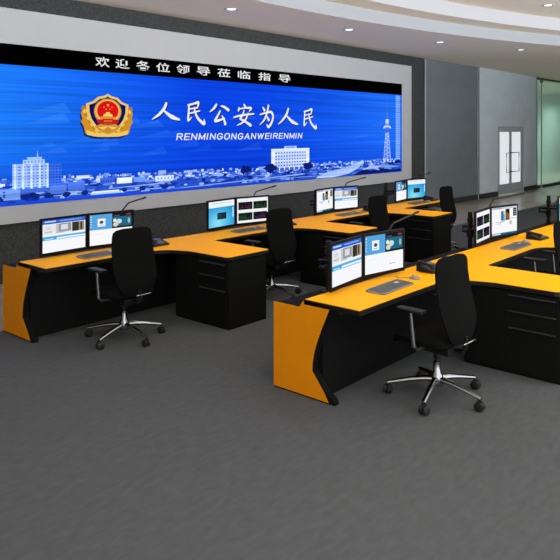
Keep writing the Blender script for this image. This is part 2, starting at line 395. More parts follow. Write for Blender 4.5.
block(5.76, 1.26, 6.02, 1.35, (58, 98, 212), (24, 58, 168), 6, 1, 9)
cv.rect(6.06, 1.24, 6.34, 1.33, (222, 234, 255), 9); cv.rect(6.38, 1.25, 6.60, 1.32, (104, 146, 234), 9)
cv.rect(6.80, 1.23, 7.18, 1.32, (208, 224, 255), 9); cv.rect(6.86, 1.34, 7.02, 1.41, (150, 182, 248), 9)
for i in range(5): cv.rect(6.84 + i * .07, 1.26, 6.87 + i * .07, 1.30, (110, 146, 230), 9.5)
# white slab building in the middle right
block(9.63, 1.33, 10.78, 1.68, (196, 212, 252), (58, 100, 218), 14, 5, 9)
cv.rect(9.61, 1.33, 9.72, 1.69, (220, 232, 255), 10); cv.rect(10.68, 1.33, 10.79, 1.69, (220, 232, 255), 10)
cv.rect(9.61, 1.65, 10.79, 1.70, (220, 232, 255), 10); cv.rect(10.0, 1.70, 10.38, 1.75, (190, 208, 252), 9); cv.rect(10.04, 1.71, 10.34, 1.735, (110, 146, 232), 9.6)
cv.rect(9.25, 1.31, 9.63, 1.37, (130, 166, 242), 9.4); cv.rect(9.63, 1.27, 10.76, 1.33, (62, 94, 196), 9.4)
for i in range(7): cv.rect(9.69 + i * .15, 1.27, 9.72 + i * .15, 1.33, (206, 220, 255), 9.8)
for (x, r, h_) in [(9.60, .19, .08), (10.76, .17, .07), (8.95, .13, .06), (8.85, .08, .08)]:
    cv.blob(x, 1.33, r, h_, (10, 28, 106), 10.6, 18); cv.rect(x - .012, 1.2, x + .012, 1.30, (10, 28, 106), 10.6)
# swooping white roof and plaza on the right
cv.pg([(11.0, 1.06), (11.3, 1.15), (12.3, 1.27), (12.72, 1.37), (12.80, 1.33), (12.55, 1.20), (12.2, 1.10), (11.6, 1.05)], (170, 196, 250), 10.8)
for k in range(6): cv.pg([(11.3 + k * .2, 1.10 + k * .02), (11.32 + k * .2, 1.10 + k * .02), (11.75 + k * .19, 1.19 + k * .024), (11.72 + k * .19, 1.19 + k * .024)], (96, 134, 232), 10.85)
cv.pg([(12.4, 1.08), (12.9, 1.18), (13.1, 1.12), (13.4, 1.17), (14.1, 1.11), (14.42, 1.13), (14.42, 1.06), (12.4, 1.05)], (10, 26, 96), 10.9)
cv.pg([(12.75, 1.16), (12.98, 1.22), (13.10, 1.33), (13.24, 1.24), (13.55, 1.22), (13.38, 1.18), (13.46, 1.12), (13.15, 1.17)], (158, 186, 248), 11.4)
cv.pg([(13.2, 1.22), (13.6, 1.27), (14.0, 1.22), (14.4, 1.18), (13.9, 1.16), (13.5, 1.19)], (110, 148, 236), 11.3)
cv.blob(14.28, 1.30, .15, .04, (10, 30, 104), 11.6)
# lattice tower
tx = 13.80; tb = 1.34; tt = 2.02
for sg in (-1, 1):
    cv.pg([(tx + sg * .17, tb), (tx + sg * .14, tb), (tx + sg * .045, tt), (tx + sg * .075, tt)], (150, 184, 248), 11.2)
cv.rect(tx - .02, tb, tx + .02, tt, (120, 158, 242), 11.1)
for k in range(14):
    z = tb + .01 + k * .047; hw = lerp(.155, .065, (z - tb) / (tt - tb))
    q_ = 1 if k % 2 else -1
    cv.pg([(tx - q_ * hw, z), (tx - q_ * (hw - .03), z), (tx + q_ * hw, z + .047), (tx + q_ * (hw - .03), z + .047)], (200, 218, 255), 11.5)
    cv.rect(tx - hw, z, tx + hw, z + .007, (170, 198, 250), 11.4)
cv.disc(tx, 2.13, .17, .06, (196, 214, 252), 11.6); cv.disc(tx, 2.10, .15, .04, (70, 108, 214), 11.9)
cv.rect(tx - .09, 2.17, tx + .09, 2.23, (120, 154, 236), 11.6); cv.disc(tx, 2.27, .08, .04, (190, 210, 250), 11.7); cv.rect(tx - .08, 2.31, tx + .08, 2.33, (200, 218, 255), 11.8)
cv.rect(tx - .03, 2.33, tx + .03, 2.52, (76, 112, 210), 11.6); cv.rect(tx - .012, 2.52, tx + .012, 2.84, (64, 98, 200), 11.6)
# dotted light column down the right edge
cv.rect(14.18, 1.33, 14.40, SZH, (60, 122, 244), 11.2)
for k in range(34):
    z = 1.36 + k * .046
    for q in range(3): cv.rect(14.20 + q * .065, z, 14.245 + q * .065, z + .028, (150, 190, 252), 11.5)
cv.build('picture', M['led'], vw, smooth=False, keep_normals=True)

b = Canvas(FY - .002); b.rect(SX0, SZH, SX1, SZ1, (2, 2, 3), 0); b.build('header_strip', M['led_flat'], vw, smooth=False, keep_normals=True)

def text_mesh(txt, x0, x1, z0, z1, y, col, shear=0.0, offset=0.0):
    cu = bpy.data.curves.new('t', 'FONT'); cu.body = txt; cu.shear = shear; cu.offset = offset; cu.size = 1.0; cu.space_character = 1.12
    to = bpy.data.objects.new('t', cu); C.objects.link(to)
    bpy.context.view_layer.update()
    me = bpy.data.meshes.new_from_object(to.evaluated_get(bpy.context.evaluated_depsgraph_get()))
    bpy.data.objects.remove(to)
    xs_ = [v.co.x for v in me.vertices]; ys_ = [v.co.y for v in me.vertices]
    ax, bx, ay, by = min(xs_), max(xs_), min(ys_), max(ys_)
    mb = MB(); mb.cur = col
    vs = [(lerp(x0, x1, (v.co.x - ax) / (bx - ax)), y, lerp(z0, z1, (v.co.y - ay) / (by - ay))) for v in me.vertices]
    fs = [tuple(p.vertices) for p in me.polygons]
    mb.faces(vs, fs); mb.c = [col] * len(fs)
    bpy.data.meshes.remove(me)
    return mb
hd = MB()
HX = [5.81, 6.17, 6.56, 6.96, 7.39, 7.85, 8.34, 8.86, 9.42, 10.01]
for i, ch in enumerate('欢迎各位领导莅临指导'):
    x0 = HX[i] - .13 - .005 * i; hwid = .25 + .012 * i
    t = text_mesh(ch, x0, x0 + hwid, 3.015, 3.165, FY - .004, (236, 236, 238), offset=.012)
    hd.faces(t.v, t.f); hd.c[-len(t.f):] = t.c
hd.build('header_lettering', M['led_flat'], vw, smooth=False, keep_normals=True)
# slanted block capitals drawn stroke by stroke
LT = {'R': (.8, [[(0,0),(0,1),(.5,1),(.68,.9),(.68,.62),(.5,.5),(0,.5)], [(.38,.5),(.72,0)]]), 'E': (.72, [[(.66,0),(0,0),(0,1),(.66,1)], [(0,.5),(.6,.5)]]),
      'N': (.82, [[(0,0),(0,1),(.7,0),(.7,1)]]), 'M': (.95, [[(0,0),(0,1),(.42,.1),(.84,1),(.84,0)]]), 'I': (.2, [[(0,0),(0,1)]]),
      'G': (.86, [[(.72,.78),(.55,1),(.2,1),(0,.75),(0,.25),(.2,0),(.55,0),(.74,.2),(.74,.46),(.42,.46)]]),
      'O': (.88, [[(.2,0),(0,.25),(0,.75),(.2,1),(.55,1),(.76,.75),(.76,.25),(.55,0),(.2,0)]]), 'A': (.86, [[(0,0),(.38,1),(.76,0)], [(.14,.32),(.62,.32)]]),
      'W': (1.15, [[(0,1),(.25,0),(.5,.95),(.75,0),(1.0,1)]])}
txt = 'RENMINGONGANWEIRENMIN'
lt = Canvas(FY - .014); hw = .085; gap = .30
tot = sum(LT[c][0] + gap for c in txt) - gap
sx = (10.54 - 7.24) / tot; h_ = .098; z0 = 1.905; x = 7.24; L = 0
for ci, c in enumerate(txt):
    for path in LT[c][1]:
        for a_, b_ in zip(path[:-1], path[1:]):
            d_ = Vector((b_[0] - a_[0], b_[1] - a_[1])).normalized(); n_ = Vector((-d_.y, d_.x)) * hw
            a2_ = Vector(a_) - d_ * hw * .8; b2_ = Vector(b_) + d_ * hw * .8
            q_ = [a2_ + n_, a2_ - n_, b2_ - n_, b2_ + n_]
            lt.pg([(x + p.x * sx + p.y * .022, z0 + p.y * h_) for p in q_], (240, 243, 255), L % 5 * .3); L += 1
    x += (LT[c][0] + gap) * sx
lt.build('latin_lettering', M['led_flat'], vw, smooth=False, keep_normals=True)

# brush-written slogan: each stroke is (points, widths) in a unit box
G = {
 'ren': [([(.50,1.0),(.42,.70),(.25,.38),(.02,.10)], [.10,.11,.10,.03]), ([(.40,.62),(.55,.42),(.72,.24),(.98,.10)], [.05,.10,.15,.06])],
 'min': [([(.12,.84),(.45,.92),(.66,.97),(.62,.74)], [.07,.07,.11,.05]), ([(.14,.66),(.40,.70),(.62,.74)], [.05,.05,.06]),
         ([(.16,.84),(.14,.50),(.12,.16),(.30,.30)], [.07,.09,.09,.03]), ([(.12,.46),(.40,.52),(.74,.60)], [.04,.06,.05]),
         ([(.44,.74),(.52,.46),(.68,.22),(.98,.02),(.98,.22)], [.05,.08,.10,.13,.03])],
 'gong': [([(.34,.96),(.22,.78),(.02,.60)], [.09,.10,.03]), ([(.58,.90),(.74,.86),(.96,.72)], [.05,.09,.12]),
          ([(.54,.66),(.42,.42),(.28,.16),(.50,.20),(.76,.30)], [.06,.09,.10,.09,.05]), ([(.64,.42),(.74,.22),(.80,.02)], [.05,.09,.12])],
 'an': [([(.50,1.0),(.56,.90)], [.06,.11]), ([(.26,.84),(.24,.72)], [.06,.09]), ([(.26,.78),(.55,.84),(.84,.84),(.76,.70)], [.05,.06,.10,.04]),
        ([(.50,.72),(.42,.48),(.32,.34),(.55,.22),(.82,.04)], [.06,.08,.08,.09,.12]), ([(.70,.60),(.60,.34),(.40,.14),(.18,.04)], [.06,.08,.07,.03]),
        ([(.02,.40),(.40,.50),(.98,.58)], [.06,.08,.06])],
 'wei': [([(.22,.90),(.32,.78)], [.06,.12]), ([(.56,1.0),(.48,.68),(.30,.34),(.04,.12)], [.09,.10,.08,.03]),
         ([(.06,.58),(.40,.66),(.74,.70),(.86,.48),(.74,.18),(.56,.02),(.46,.14)], [.06,.07,.11,.10,.11,.11,.03]), ([(.46,.50),(.58,.34)], [.06,.12])],
}
def smoothpath(p, w, n=6):
    out = []
    for i in range(len(p) - 1):
        p0 = p[max(i-1, 0)]; p1 = p[i]; p2 = p[i+1]; p3 = p[min(i+2, len(p)-1)]
        for k in range(n):
            t = k / n
            q = [0.5 * ((2*p1[a]) + (-p0[a]+p2[a])*t + (2*p0[a]-5*p1[a]+4*p2[a]-p3[a])*t*t + (-p0[a]+3*p1[a]-3*p2[a]+p3[a])*t**3) for a in (0, 1)]
            out.append((q[0], q[1], lerp(w[i], w[i+1], t)))
    out.append((p[-1][0], p[-1][1], w[-1])); return out
sl = Canvas(FY - .012)
lay = 0
for nm, (x0, z0, x1, z1) in [('ren',(6.72,2.21,7.31,2.50)),('min',(7.44,2.17,7.86,2.55)),('gong',(7.98,2.17,8.46,2.53)),('an',(8.57,2.14,9.12,2.54)),
                             ('wei',(9.26,2.12,9.72,2.54)),('ren',(9.80,2.15,10.42,2.49)),('min',(10.56,2.10,11.01,2.51))]:
    sw, sh = x1 - x0, z1 - z0; wm = .48
    for dx, dz, col, lb in ((.016, -.018, (20, 30, 90), 0), (0, 0, (246, 246, 250), 4)):
        for pts, ws in G[nm]:
            sp = smoothpath(pts, ws)
            P_ = [(x0 + a * sw + dx, z0 + c * sh + dz, w_ * wm) for a, c, w_ in sp]
            L = lb + lay % 4; lay += 1
            for i, (px, pz, pw) in enumerate(P_):
                sl.disc(px, pz, pw * .5, pw * .5, col, L, 10)
                if i + 1 < len(P_):
                    qx, qz, qw = P_[i+1]; dd = math.hypot(qx - px, qz - pz) or 1; nx, nz = -(qz - pz) / dd, (qx - px) / dd
                    sl.pg([(px + nx*pw/2, pz + nz*pw/2), (px - nx*pw/2, pz - nz*pw/2), (qx - nx*qw/2, qz - nz*qw/2), (qx + nx*qw/2, qz + nz*qw/2)], col, L + .3)
sl.build('slogan_lettering', M['led_flat'], vw, smooth=False, keep_normals=True)

# gold, navy and red badge
em = Canvas(FY - .014)
ex, ez = 5.89, 2.29
def E_(pts, col, L, s=1.0, dx=0, dz=0): em.pg([(ex + x * .46 * s + dx, ez + z * .33 * s + dz) for x, z in pts], col, L)
half = [(0, .98), (.14, .88), (.38, .82), (.56, .62), (.82, .50), (.80, .10), (.70, -.25), (.48, -.62), (.2, -.86), (0, -.92)]
shield = half + [(-x, z) for x, z in half[-2:0:-1]]
wr = [(.80, .42), (.94, .30), (1.0, .05), (.95, -.18), (1.0, -.30), (.90, -.52), (.84, -.84), (.55, -.97), (.2, -1.0), (0, -.98)]
wreath = [(0, .2)] + wr + [(-x, z) for x, z in wr[-2::-1]]
E_(wreath, (16, 40, 120), 0, dx=-.02, dz=-.03)
E_(wreath, (214, 150, 38), 1)
for sgn in (-1, 1):
    for k in range(9):
        a = k / 8; x = sgn * lerp(.93, .35, a ** 1.2); z = lerp(.28, -.86, a)
        E_([(x - sgn*.16, z + .03), (x, z + .13), (x + sgn*.07, z - .02), (x - sgn*.04, z - .10)], (244, 196, 86) if k % 2 else (198, 126, 24), 2 + k * .15)
E_([(-.82,-.68),(-.5,-.80),(0,-.84),(.5,-.80),(.82,-.68),(.78,-.90),(.4,-.99),(0,-1),(-.4,-.99),(-.78,-.90)], (246, 206, 96), 4)
E_(shield, (240, 202, 112), 5)
E_(shield, (16, 20, 92), 6, s=.86, dz=.005)
E_([(-.50,-.52),(-.28,-.40),(0,-.46),(.28,-.40),(.50,-.52),(.3,-.75),(0,-.88),(-.3,-.75)], (214, 150, 44), 6.5)
E_([(-.36,-.56),(0,-.50),(.36,-.56),(.2,-.66),(0,-.60),(-.2,-.66)], (246, 206, 100), 6.7)
em.disc(ex, ez + .055, .245, .195, (206, 146, 40), 7, 30); em.disc(ex, ez + .055, .228, .180, (236, 190, 96), 7.5, 30)
em.disc(ex, ez + .065, .19, .150, (226, 20, 22), 8, 30)
em.pg([(ex - .09, ez - .02), (ex + .09, ez - .02), (ex + .07, ez + .015), (ex + .04, ez + .02), (ex + .03, ez + .045), (ex - .03, ez + .045), (ex - .04, ez + .02), (ex - .07, ez + .015)], (244, 214, 110), 9)
em.rect(ex - .14, ez - .055, ex + .14, ez - .025, (214, 160, 52), 9)
em.pg([(ex - .20, ez - .065), (ex + .20, ez - .065), (ex + .18, ez - .12), (ex, ez - .135), (ex - .18, ez - .12)], (214, 28, 26), 9.5)
em.rect(ex - .07, ez - .10, ex + .07, ez - .08, (236, 120, 60), 10)
def star(cx, cz, r, L): em.pg([(cx + (r if k % 2 == 0 else r * .4) * math.sin(PI * k / 5), cz + (r if k % 2 == 0 else r * .4) * math.cos(PI * k / 5)) for k in range(10)], (250, 222, 100), L)
star(ex, ez + .15, .026, 10)
for sx_, sz_ in ((-.07, .12), (.07, .12), (-.035, .09), (.035, .09)): star(ex + sx_, ez + sz_, .013, 10)
em.pg([(ex - .07, ez - .22), (ex, ez - .17), (ex + .07, ez - .22), (ex, ez - .27)], (206, 142, 40), 10)
em.build('emblem', M['led_flat'], vw, smooth=False, keep_normals=True)

# ------------------------------------------------------------------ desks
def desk(name, x0, y0, n_pen, length, label, end_panel=True):
    d = empty(name, (x0, y0, 0)); tag(d, label, 'desk', 'control room desk rows')
    ZT0, ZT1 = .712, .752
    pens = [(1.51 + 2.18 * i, 2.17 + 2.18 * i) for i in range(n_pen)]
    YR, YF, YP = -.31, -.83, -1.74
    # outline of the worktop, counter clockwise from the rear left
    pts = [(length, YR), (0.0, YR), (0.0, YF)]
    for (a, c) in pens:
        for k in range(11):                     # sweeping left inner corner
            t = k / 10
            p0, p1, p2, p3 = (a - .36, YF), (a - .12, YF), (a - .06, YF - .12), (a, YF - .36)
            pts.append(tuple((1-t)**3 * p0[q] + 3*(1-t)**2*t * p1[q] + 3*(1-t)*t*t * p2[q] + t**3 * p3[q] for q in (0, 1)))
        pts += [(a, YP + .05), (a + .015, YP + .015), (a + .05, YP), (c - .03, YP), (c, YP + .03), (c, YF - .05), (c + .015, YF - .015), (c + .05, YF)]
    pts += [(length, YF)]
    b = MB(); b.prism(pts, ZT0, ZT1 - .004); b.build('edge_band', M['edge'], d, smooth=False)
    cx_ = sum(p[0] for p in pts) / len(pts)
    # orange surface slightly inset on top of the black edge
    def inset(P, e):
        r = []; n = len(P)
        for i in range(n):
            p, q, s_ = Vector(P[i-1]), Vector(P[i]), Vector(P[(i+1) % n])
            d1 = (q - p).normalized(); d2 = (s_ - q).normalized()
            n1 = Vector((-d1.y, d1.x)); n2 = Vector((-d2.y, d2.x)); m_ = (n1 + n2)
            m_ = m_ / max(m_.length_squared / 2, .4)
            r.append((q.x + m_.x * e, q.y + m_.y * e))
        return r
    ip = inset(pts, .008)
    b = MB(); b.prism(ip, ZT1 - .004, ZT1); b.build('worktop', M['orange'], d, smooth=False)
    # end panel: orange skin over a black core
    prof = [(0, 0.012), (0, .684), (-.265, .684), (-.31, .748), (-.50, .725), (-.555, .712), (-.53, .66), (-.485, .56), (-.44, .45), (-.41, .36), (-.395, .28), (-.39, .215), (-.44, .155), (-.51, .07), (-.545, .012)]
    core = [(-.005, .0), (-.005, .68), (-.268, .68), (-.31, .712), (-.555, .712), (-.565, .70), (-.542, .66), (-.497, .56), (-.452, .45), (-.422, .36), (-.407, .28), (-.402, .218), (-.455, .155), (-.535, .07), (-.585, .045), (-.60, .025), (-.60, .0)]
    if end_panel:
        b = MB(); b.prism(prof, 0, .004, 'x'); b.build('end_panel', M['orange_shaded'], d, smooth=False)
        b = MB(); b.prism(core, .0045, .06, 'x'); b.build('end_frame', M['black'], d, smooth=False)
    b = MB(); b.box(.061, length - .02, -.45, -.02, .0, .678); b.build('cable_cabinet', M['black'], d, bevel=.004)
    b = MB(); b.box(.062, length - .02, -.60, -.451, .66, .711); b.build('under_rail', M['edge'], d)
    return d, pens
dA, pensA = desk('control_desk', 3.28, 6.62, 3, 8.10, 'long orange-topped black desk row in back, parallel to the video wall')
dB, pensB = desk('control_desk', 4.00, 3.55, 3, 8.10, 'long orange-topped black desk row in front, its orange end panel near the centre')

def cabinet(x0, y0, label):
    r = empty('drawer_cabinet', (x0, y0, 0)); tag(r, label, 'cabinet', 'black drawer cabinets under the desk returns')
    b = MB(); b.box(0.012, .585, -1.72, -.90, 0.0, .70); b.build('body', M['black'], r, bevel=.003)
    for z0, z1 in [(.5635, .695), (.4235, .561), (.03, .421)]:
        b = MB(); b.box(-.002, .0115, -1.715, -1.27, z0, z1); dr = b.build('drawer', M['black'], r, bevel=.001)
        zh = z1 - .028
        b = MB(); b.box(-.026, -.0025, -1.70, -1.31, zh - .003, zh + .003); b.build('drawer_handle', M['handle'], dr, bevel=.001)
    b = MB(); b.box(-.002, .0115, -1.2675, -.91, .03, .695); b.build('side_panel', M['black'], r, bevel=.001)
    b = MB(); b.box(.0125, .585, -1.730, -1.7205, .0, .695); b.build('end_panel', M['black'], r, bevel=.002)
    return r
labs = [('black three-drawer cabinet under the first return of the back desk row', 'black drawer cabinet under the second return of the back row, mostly hidden by monitors', 'black drawer cabinet under the far right return of the back desk row'),
        ('black three-drawer cabinet under the front desk return, behind the large chair', 'black drawer cabinet of front row beyond right edge', 'black drawer cabinet at far end of front row')]
cp = cabinet(0, 0, '')
first = True
for row, (d, pens) in enumerate(((dA, pensA), (dB, pensB))):
    for i, (a, c) in enumerate(pens):
        if row == 1 and i > 0: continue      # outside the picture
        o = cp if first else copy_tree(cp); first = False
        o.location = (d.location.x + a + .012, d.location.y, 0)
        o['label'] = labs[row][i]

# ------------------------------------------------------------------ monitor screens (flat artwork in a unit rectangle)
def scr_web(c):                                  # web page: blue bars, photo of a street, pale blue line
    c.rect(0, 0, 1, 1, (246, 248, 252), 0)
    c.rect(0, .90, 1, 1, (44, 104, 214), 1); c.rect(0, .88, 1, .91, (20, 70, 190), 1.5); c.rect(.05, .93, .3, .97, (190, 214, 250), 2); c.rect(.4, .93, .9, .96, (130, 176, 240), 2)
    c.rect(0, .55, 1, .88, (232, 233, 236), 1)
    c.rect(.30, .57, .50, .86, (196, 198, 204), 2); c.rect(.36, .60, .66, .86, (150, 152, 158), 2.4); c.rect(.42, .66, .58, .82, (222, 222, 226), 2.7)
    c.rect(.68, .57, .84, .86, (58, 50, 46), 2.6); c.rect(.84, .57, .97, .86, (150, 138, 120), 2.6); c.rect(.88, .6, .92, .84, (40, 36, 34), 3)
    c.rect(.05, .6, .22, .66, (196, 200, 208), 2); c.rect(.08, .7, .2, .8, (214, 216, 222), 2)
    c.rect(0, .44, 1, .50, (86, 178, 228), 1); c.rect(0, .38, .32, .46, (60, 164, 222), 2); c.rect(.05, .40, .25, .43, (190, 226, 246), 3)
    c.rect(.34, .37, .98, .395, (120, 190, 230), 1)
def scr_photo(c):                                # blue tile with white card, dark teal picture, white lower half
    c.rect(0, 0, 1, 1, (248, 249, 252), 0)
    c.rect(0, .50, .52, 1, (88, 164, 222), 1); c.rect(.18, .60, .36, .86, (240, 244, 248), 2); c.disc(.27, .74, .045, .05, (70, 70, 76), 3); c.rect(.22, .64, .32, .66, (150, 160, 172), 3)
    for k in range(5): c.rect(.02, .92 - k * .08, .05, .95 - k * .08, (214, 234, 248), 2)
    c.rect(.52, .50, 1, 1, (28, 24, 34), 1); c.rect(.54, .56, .98, .88, (34, 104, 128), 2); c.disc(.68, .72, .07, .08, (196, 222, 230), 3); c.disc(.60, .62, .06, .07, (222, 214, 190), 3.2); c.disc(.92, .72, .03, .09, (150, 190, 200), 3)
    c.disc(.58, .76, .04, .06, (236, 236, 220), 3); c.rect(.86, .92, .96, .96, (170, 60, 70), 2); c.rect(.56, .90, .70, .93, (90, 90, 104), 2)
    c.rect(.62, .17, .78, .185, (120, 122, 128), 1); c.rect(.1, .35, .3, .36, (214, 216, 222), 1)
def scr_desktop(c):                              # cyan desktop with dark window, white strip on top
    n = 8
    for i in range(n):
        for j in range(n):
            def k(x, z): return mixc((150, 232, 250), (20, 142, 214), min(1, math.hypot(x - .35, (z - .15)) * 1.25))
            c.cur = [k(i/n, j/n), k((i+1)/n, j/n), k((i+1)/n, (j+1)/n), k(i/n, (j+1)/n)]
            c.poly([(i/n, c.y0, j/n), ((i+1)/n, c.y0, j/n), ((i+1)/n, c.y0, (j+1)/n), (i/n, c.y0, (j+1)/n)])
    c.rect(0, .76, 1, 1, (238, 246, 248), 1); c.rect(.1, .9, .9, .94, (200, 226, 232), 2)
    c.rect(.33, .28, .68, .54, (22, 34, 44), 2); c.rect(.37, .31, .5, .50, (44, 60, 66), 3); c.rect(.52, .31, .64, .50, (30, 44, 54), 3)
    c.rect(.93, .3, .98, .7, (190, 236, 246), 1)
def scr_graphs(c):                               # four black graph windows on white
    c.rect(0, 0, 1, 1, (240, 242, 246), 0)
    rnd = random.Random(3)
    for i, (x, z) in enumerate([(.04, .54), (.52, .54), (.04, .10), (.52, .10)]):
        c.rect(x, z, x + .45, z + .31, (12, 14, 18), 1)
        col = [(150, 60, 150), (60, 170, 80), (60, 170, 80), (150, 60, 150)][i]
        for k in range(14):
            xx = x + .03 + k * .028; h = rnd.uniform(.02, .2)
            c.rect(xx, z + .05, xx + .012, z + .05 + h, mixc((12, 14, 18), col, .55), 2)
        for q in range(3): c.rect(x + .02, z + .08 + q * .08, x + .43, z + .085 + q * .08, (60, 66, 74), 2.5)
def scr_chart(c):                                # white page with blue-orange picture and teal task bar
    c.rect(0, 0, 1, 1, (246, 248, 250), 0); c.rect(0, .93, 1, 1, (206, 212, 222), 1); c.rect(.05, .95, .4, .98, (140, 146, 160), 2)
    c.rect(0, 0, 1, .08, (26, 96, 124), 1); c.rect(.02, .015, .35, .065, (200, 226, 232), 2)
    c.rect(.36, .52, .46, .86, (60, 104, 206), 1); c.rect(.46, .52, .52, .74, (120, 190, 160), 1); c.rect(.46, .74, .54, .86, (224, 226, 150), 1)
    c.rect(.54, .52, .70, .92, (30, 20, 16), 1); c.rect(.58, .58, .61, .80, (214, 140, 60), 2); c.rect(.64, .56, .67, .76, (190, 110, 50), 2)
    c.rect(.84, .64, .98, .94, (40, 44, 52), 1)
    for k in range(3): c.rect(.87, .68 + k * .08, .95, .72 + k * .08, (150, 156, 166), 2)
    c.pg([(.15, .48), (.3, .46), (.7, .58), (.98, .56), (.98, .545), (.7, .56), (.3, .445), (.15, .465)], (120, 128, 150), 1); c.pg([(.2, .40), (.5, .50), (.5, .485), (.2, .385)], (150, 150, 170), 1)
    c.blob(.74, .42, .05, .08, (196, 190, 160), 1, jit=.1); c.rect(.3, .36, .36, .38, (160, 166, 180), 1)
SCR = dict(web=scr_web, photo=scr_photo, desktop=scr_desktop, graphs=scr_graphs, chart=scr_chart)

MW, MH, MT = .56, .385, .035
def monitor_body():
    r = empty('monitor')
    b = MB(); w2 = MW / 2; e = .022; e2 = .032
    b.box(-w2, w2, 0, .004, 0, e2); b.box(-w2, w2, 0, .004, MH - e, MH); b.box(-w2, -w2 + e, 0, .004, e2, MH - e); b.box(w2 - e, w2, 0, .004, e2, MH - e)
    b.build('bezel', M['bezel'], r, smooth=False)
    b = MB(); b.box(-w2, w2, .0042, .026, 0, MH); b.box(-.2, .2, .026, .042, .05, MH - .05); b.build('casing', M['plastic'], r, bevel=.003)
    b = MB(); b.box(-.05, .05, .042, .054, .14, .24); b.build('mount_plate', M['plastic'], r, bevel=.002)
    return r
screen_mesh = {}
for k, fn in SCR.items():
    c = Canvas(0.0, .0002); fn(c)
    w_, h_ = MW - .044, MH - .054
    c.v = [((x - .5) * w_, .0030 + y, .032 + z * h_) for x, y, z in c.v]
    o = c.build('screen', M['pic'], None, smooth=False, keep_normals=True)
    screen_mesh[k] = o.data; bpy.data.objects.remove(o)
mproto = monitor_body(); m_used = False
def place_monitor(pl, pr, kind, label, z=.775):
    """pl, pr: world xy of the lower left and lower right front corners."""
    global m_used
    o = copy_tree(mproto)
    ang = math.atan2(pr[1] - pl[1], pr[0] - pl[0])
    o.location = ((pl[0] + pr[0]) / 2, (pl[1] + pr[1]) / 2, z); o.rotation_euler = (0, 0, ang)
    s = bpy.data.objects.new('screen', screen_mesh[kind]); C.objects.link(s); s.parent = o
    tag(o, label, 'monitor', 'black computer monitors on the desks')
    return o

def place_pair(L, Mi, R, k1, k2, l1, l2, row_y, pole=True, plabel='', px=None):
    """two monitors meeting at Mi plus the stand that carries both"""
    def fit(a, b_):
        d = Vector((b_[0] - a[0], b_[1] - a[1])); return d.normalized()
    d1 = fit(Mi, L); d2 = fit(Mi, R); g_ = .004
    a = (Mi[0] + d1.x * (MW + g_), Mi[1] + d1.y * (MW + g_)); a2 = (Mi[0] + d1.x * g_, Mi[1] + d1.y * g_)
    c = (Mi[0] + d2.x * (MW + g_), Mi[1] + d2.y * (MW + g_)); c2 = (Mi[0] + d2.x * g_, Mi[1] + d2.y * g_)
    place_monitor(a, a2, k1, l1)
    if k2: place_monitor(c2, c, k2, l2)
    # stand: post behind the left monitor, two jointed arms
    px = px if px is not None else a[0] + .30
    s = empty('monitor_stand', (px, row_y - .16, .678)); tag(s, plabel, 'monitor stand', 'monitor arm stands on the desk backs')
    b = MB(); b.box(-.05, .05, -.06, .06, 0, .02); b.build('base_plate', M['plastic'], s, bevel=.004)
    b = MB(); b.tube([(0, 0, .02), (0, 0, .44)], .027, 12); b.build('pole', M['plastic'], s)
    b = MB(); b.tube([(0, 0, .15), (0, 0, .24)], .042, 14); b.build('collar', M['plastic'], s, bevel=.003)
    b = MB(); b.tube([(0, 0, .33), (0, 0, .37)], .036, 14); b.build('collar', M['plastic'], s, bevel=.003)
    for (p, q) in ((a, a2), (c2, c)):
        mx_, my_ = (p[0] + q[0]) / 2 - px, (p[1] + q[1]) / 2 - (row_y - .16)
        dd = Vector((-(q[1] - p[1]), q[0] - p[0])).normalized()
        ex_, ey_ = mx_ + dd.x * .056, my_ + dd.y * .056
        kx, ky = lerp(0, ex_, .55), max(ey_, 0) + .09
        b = MB(); b.tube([(0, 0, .21), (kx, ky, .21), (kx, ky, .265), (ex_, ey_ + .012, .287)], .017, 10); b.build('arm', M['plastic'], s)
    return s

def place_stand_things():
    pass
yA, yB = 6.62, 3.55
STN = [
 ((3.48,6.235),(4.045,6.27),(4.60,6.205),'web','photo',yA,
  'left monitor with a web page on the workstation nearest the back-left end panel','monitor with blue tile and teal picture, partly behind the leftmost chair','black monitor stand behind the leftmost monitor pair of the back row', None),
 ((5.77,6.25),(6.34,6.31),(6.90,6.20),'desktop','graphs',yA,
  'cyan desktop monitor beside the four-graph monitor in the back row','four-graph monitor left of the second back-row chair','black monitor stand behind the back-row pair with graphs', None),
 ((7.93,6.21),(8.53,6.30),(9.10,6.20),'chart','web',yA,
  'chart-page monitor in the third monitor pair of the back row','web-page monitor in the third monitor pair of the back row','black monitor stand behind the third back-row monitor pair', None),
 ((10.19,6.18),(10.78,6.29),(11.33,6.20),'photo','desktop',yA,
  'blue tile and teal picture monitor in the farthest back-row pair','cyan desktop monitor, rightmost in the back row','black monitor stand at the left of the farthest back-row pair', 10.33),
 ((4.24,3.15),(4.785,3.22),(5.34,3.14),'web','photo',yB,
  'large web-page monitor nearest the front end panel','large monitor with blue tile and teal picture in the front row','black monitor stand behind the nearest front-row pair', None),
 ((6.93,3.19),(7.52,3.27),(8.02,3.17),'graphs','chart',yB,
  'four-graph monitor in the front row before the double door','chart-page monitor beside the desk telephone in the front row','black monitor stand left of the front-row graph monitor', 7.23),
 ((9.30,3.08),(9.87,3.17),(10.5,3.1),'desktop',None,yB,
  'monitor cut off by the right edge of the picture','monitor of the front row beyond the right edge','black monitor stand near the right edge of the picture', 9.80),
]
for (L, Mi, R, k1, k2, ry, l1, l2, pl, px) in STN:
    place_pair(L, Mi, R, k1, k2, l1, l2, ry, plabel=pl, px=px)
for c_ in list(mproto.children): bpy.data.objects.remove(c_)
bpy.data.objects.remove(mproto)

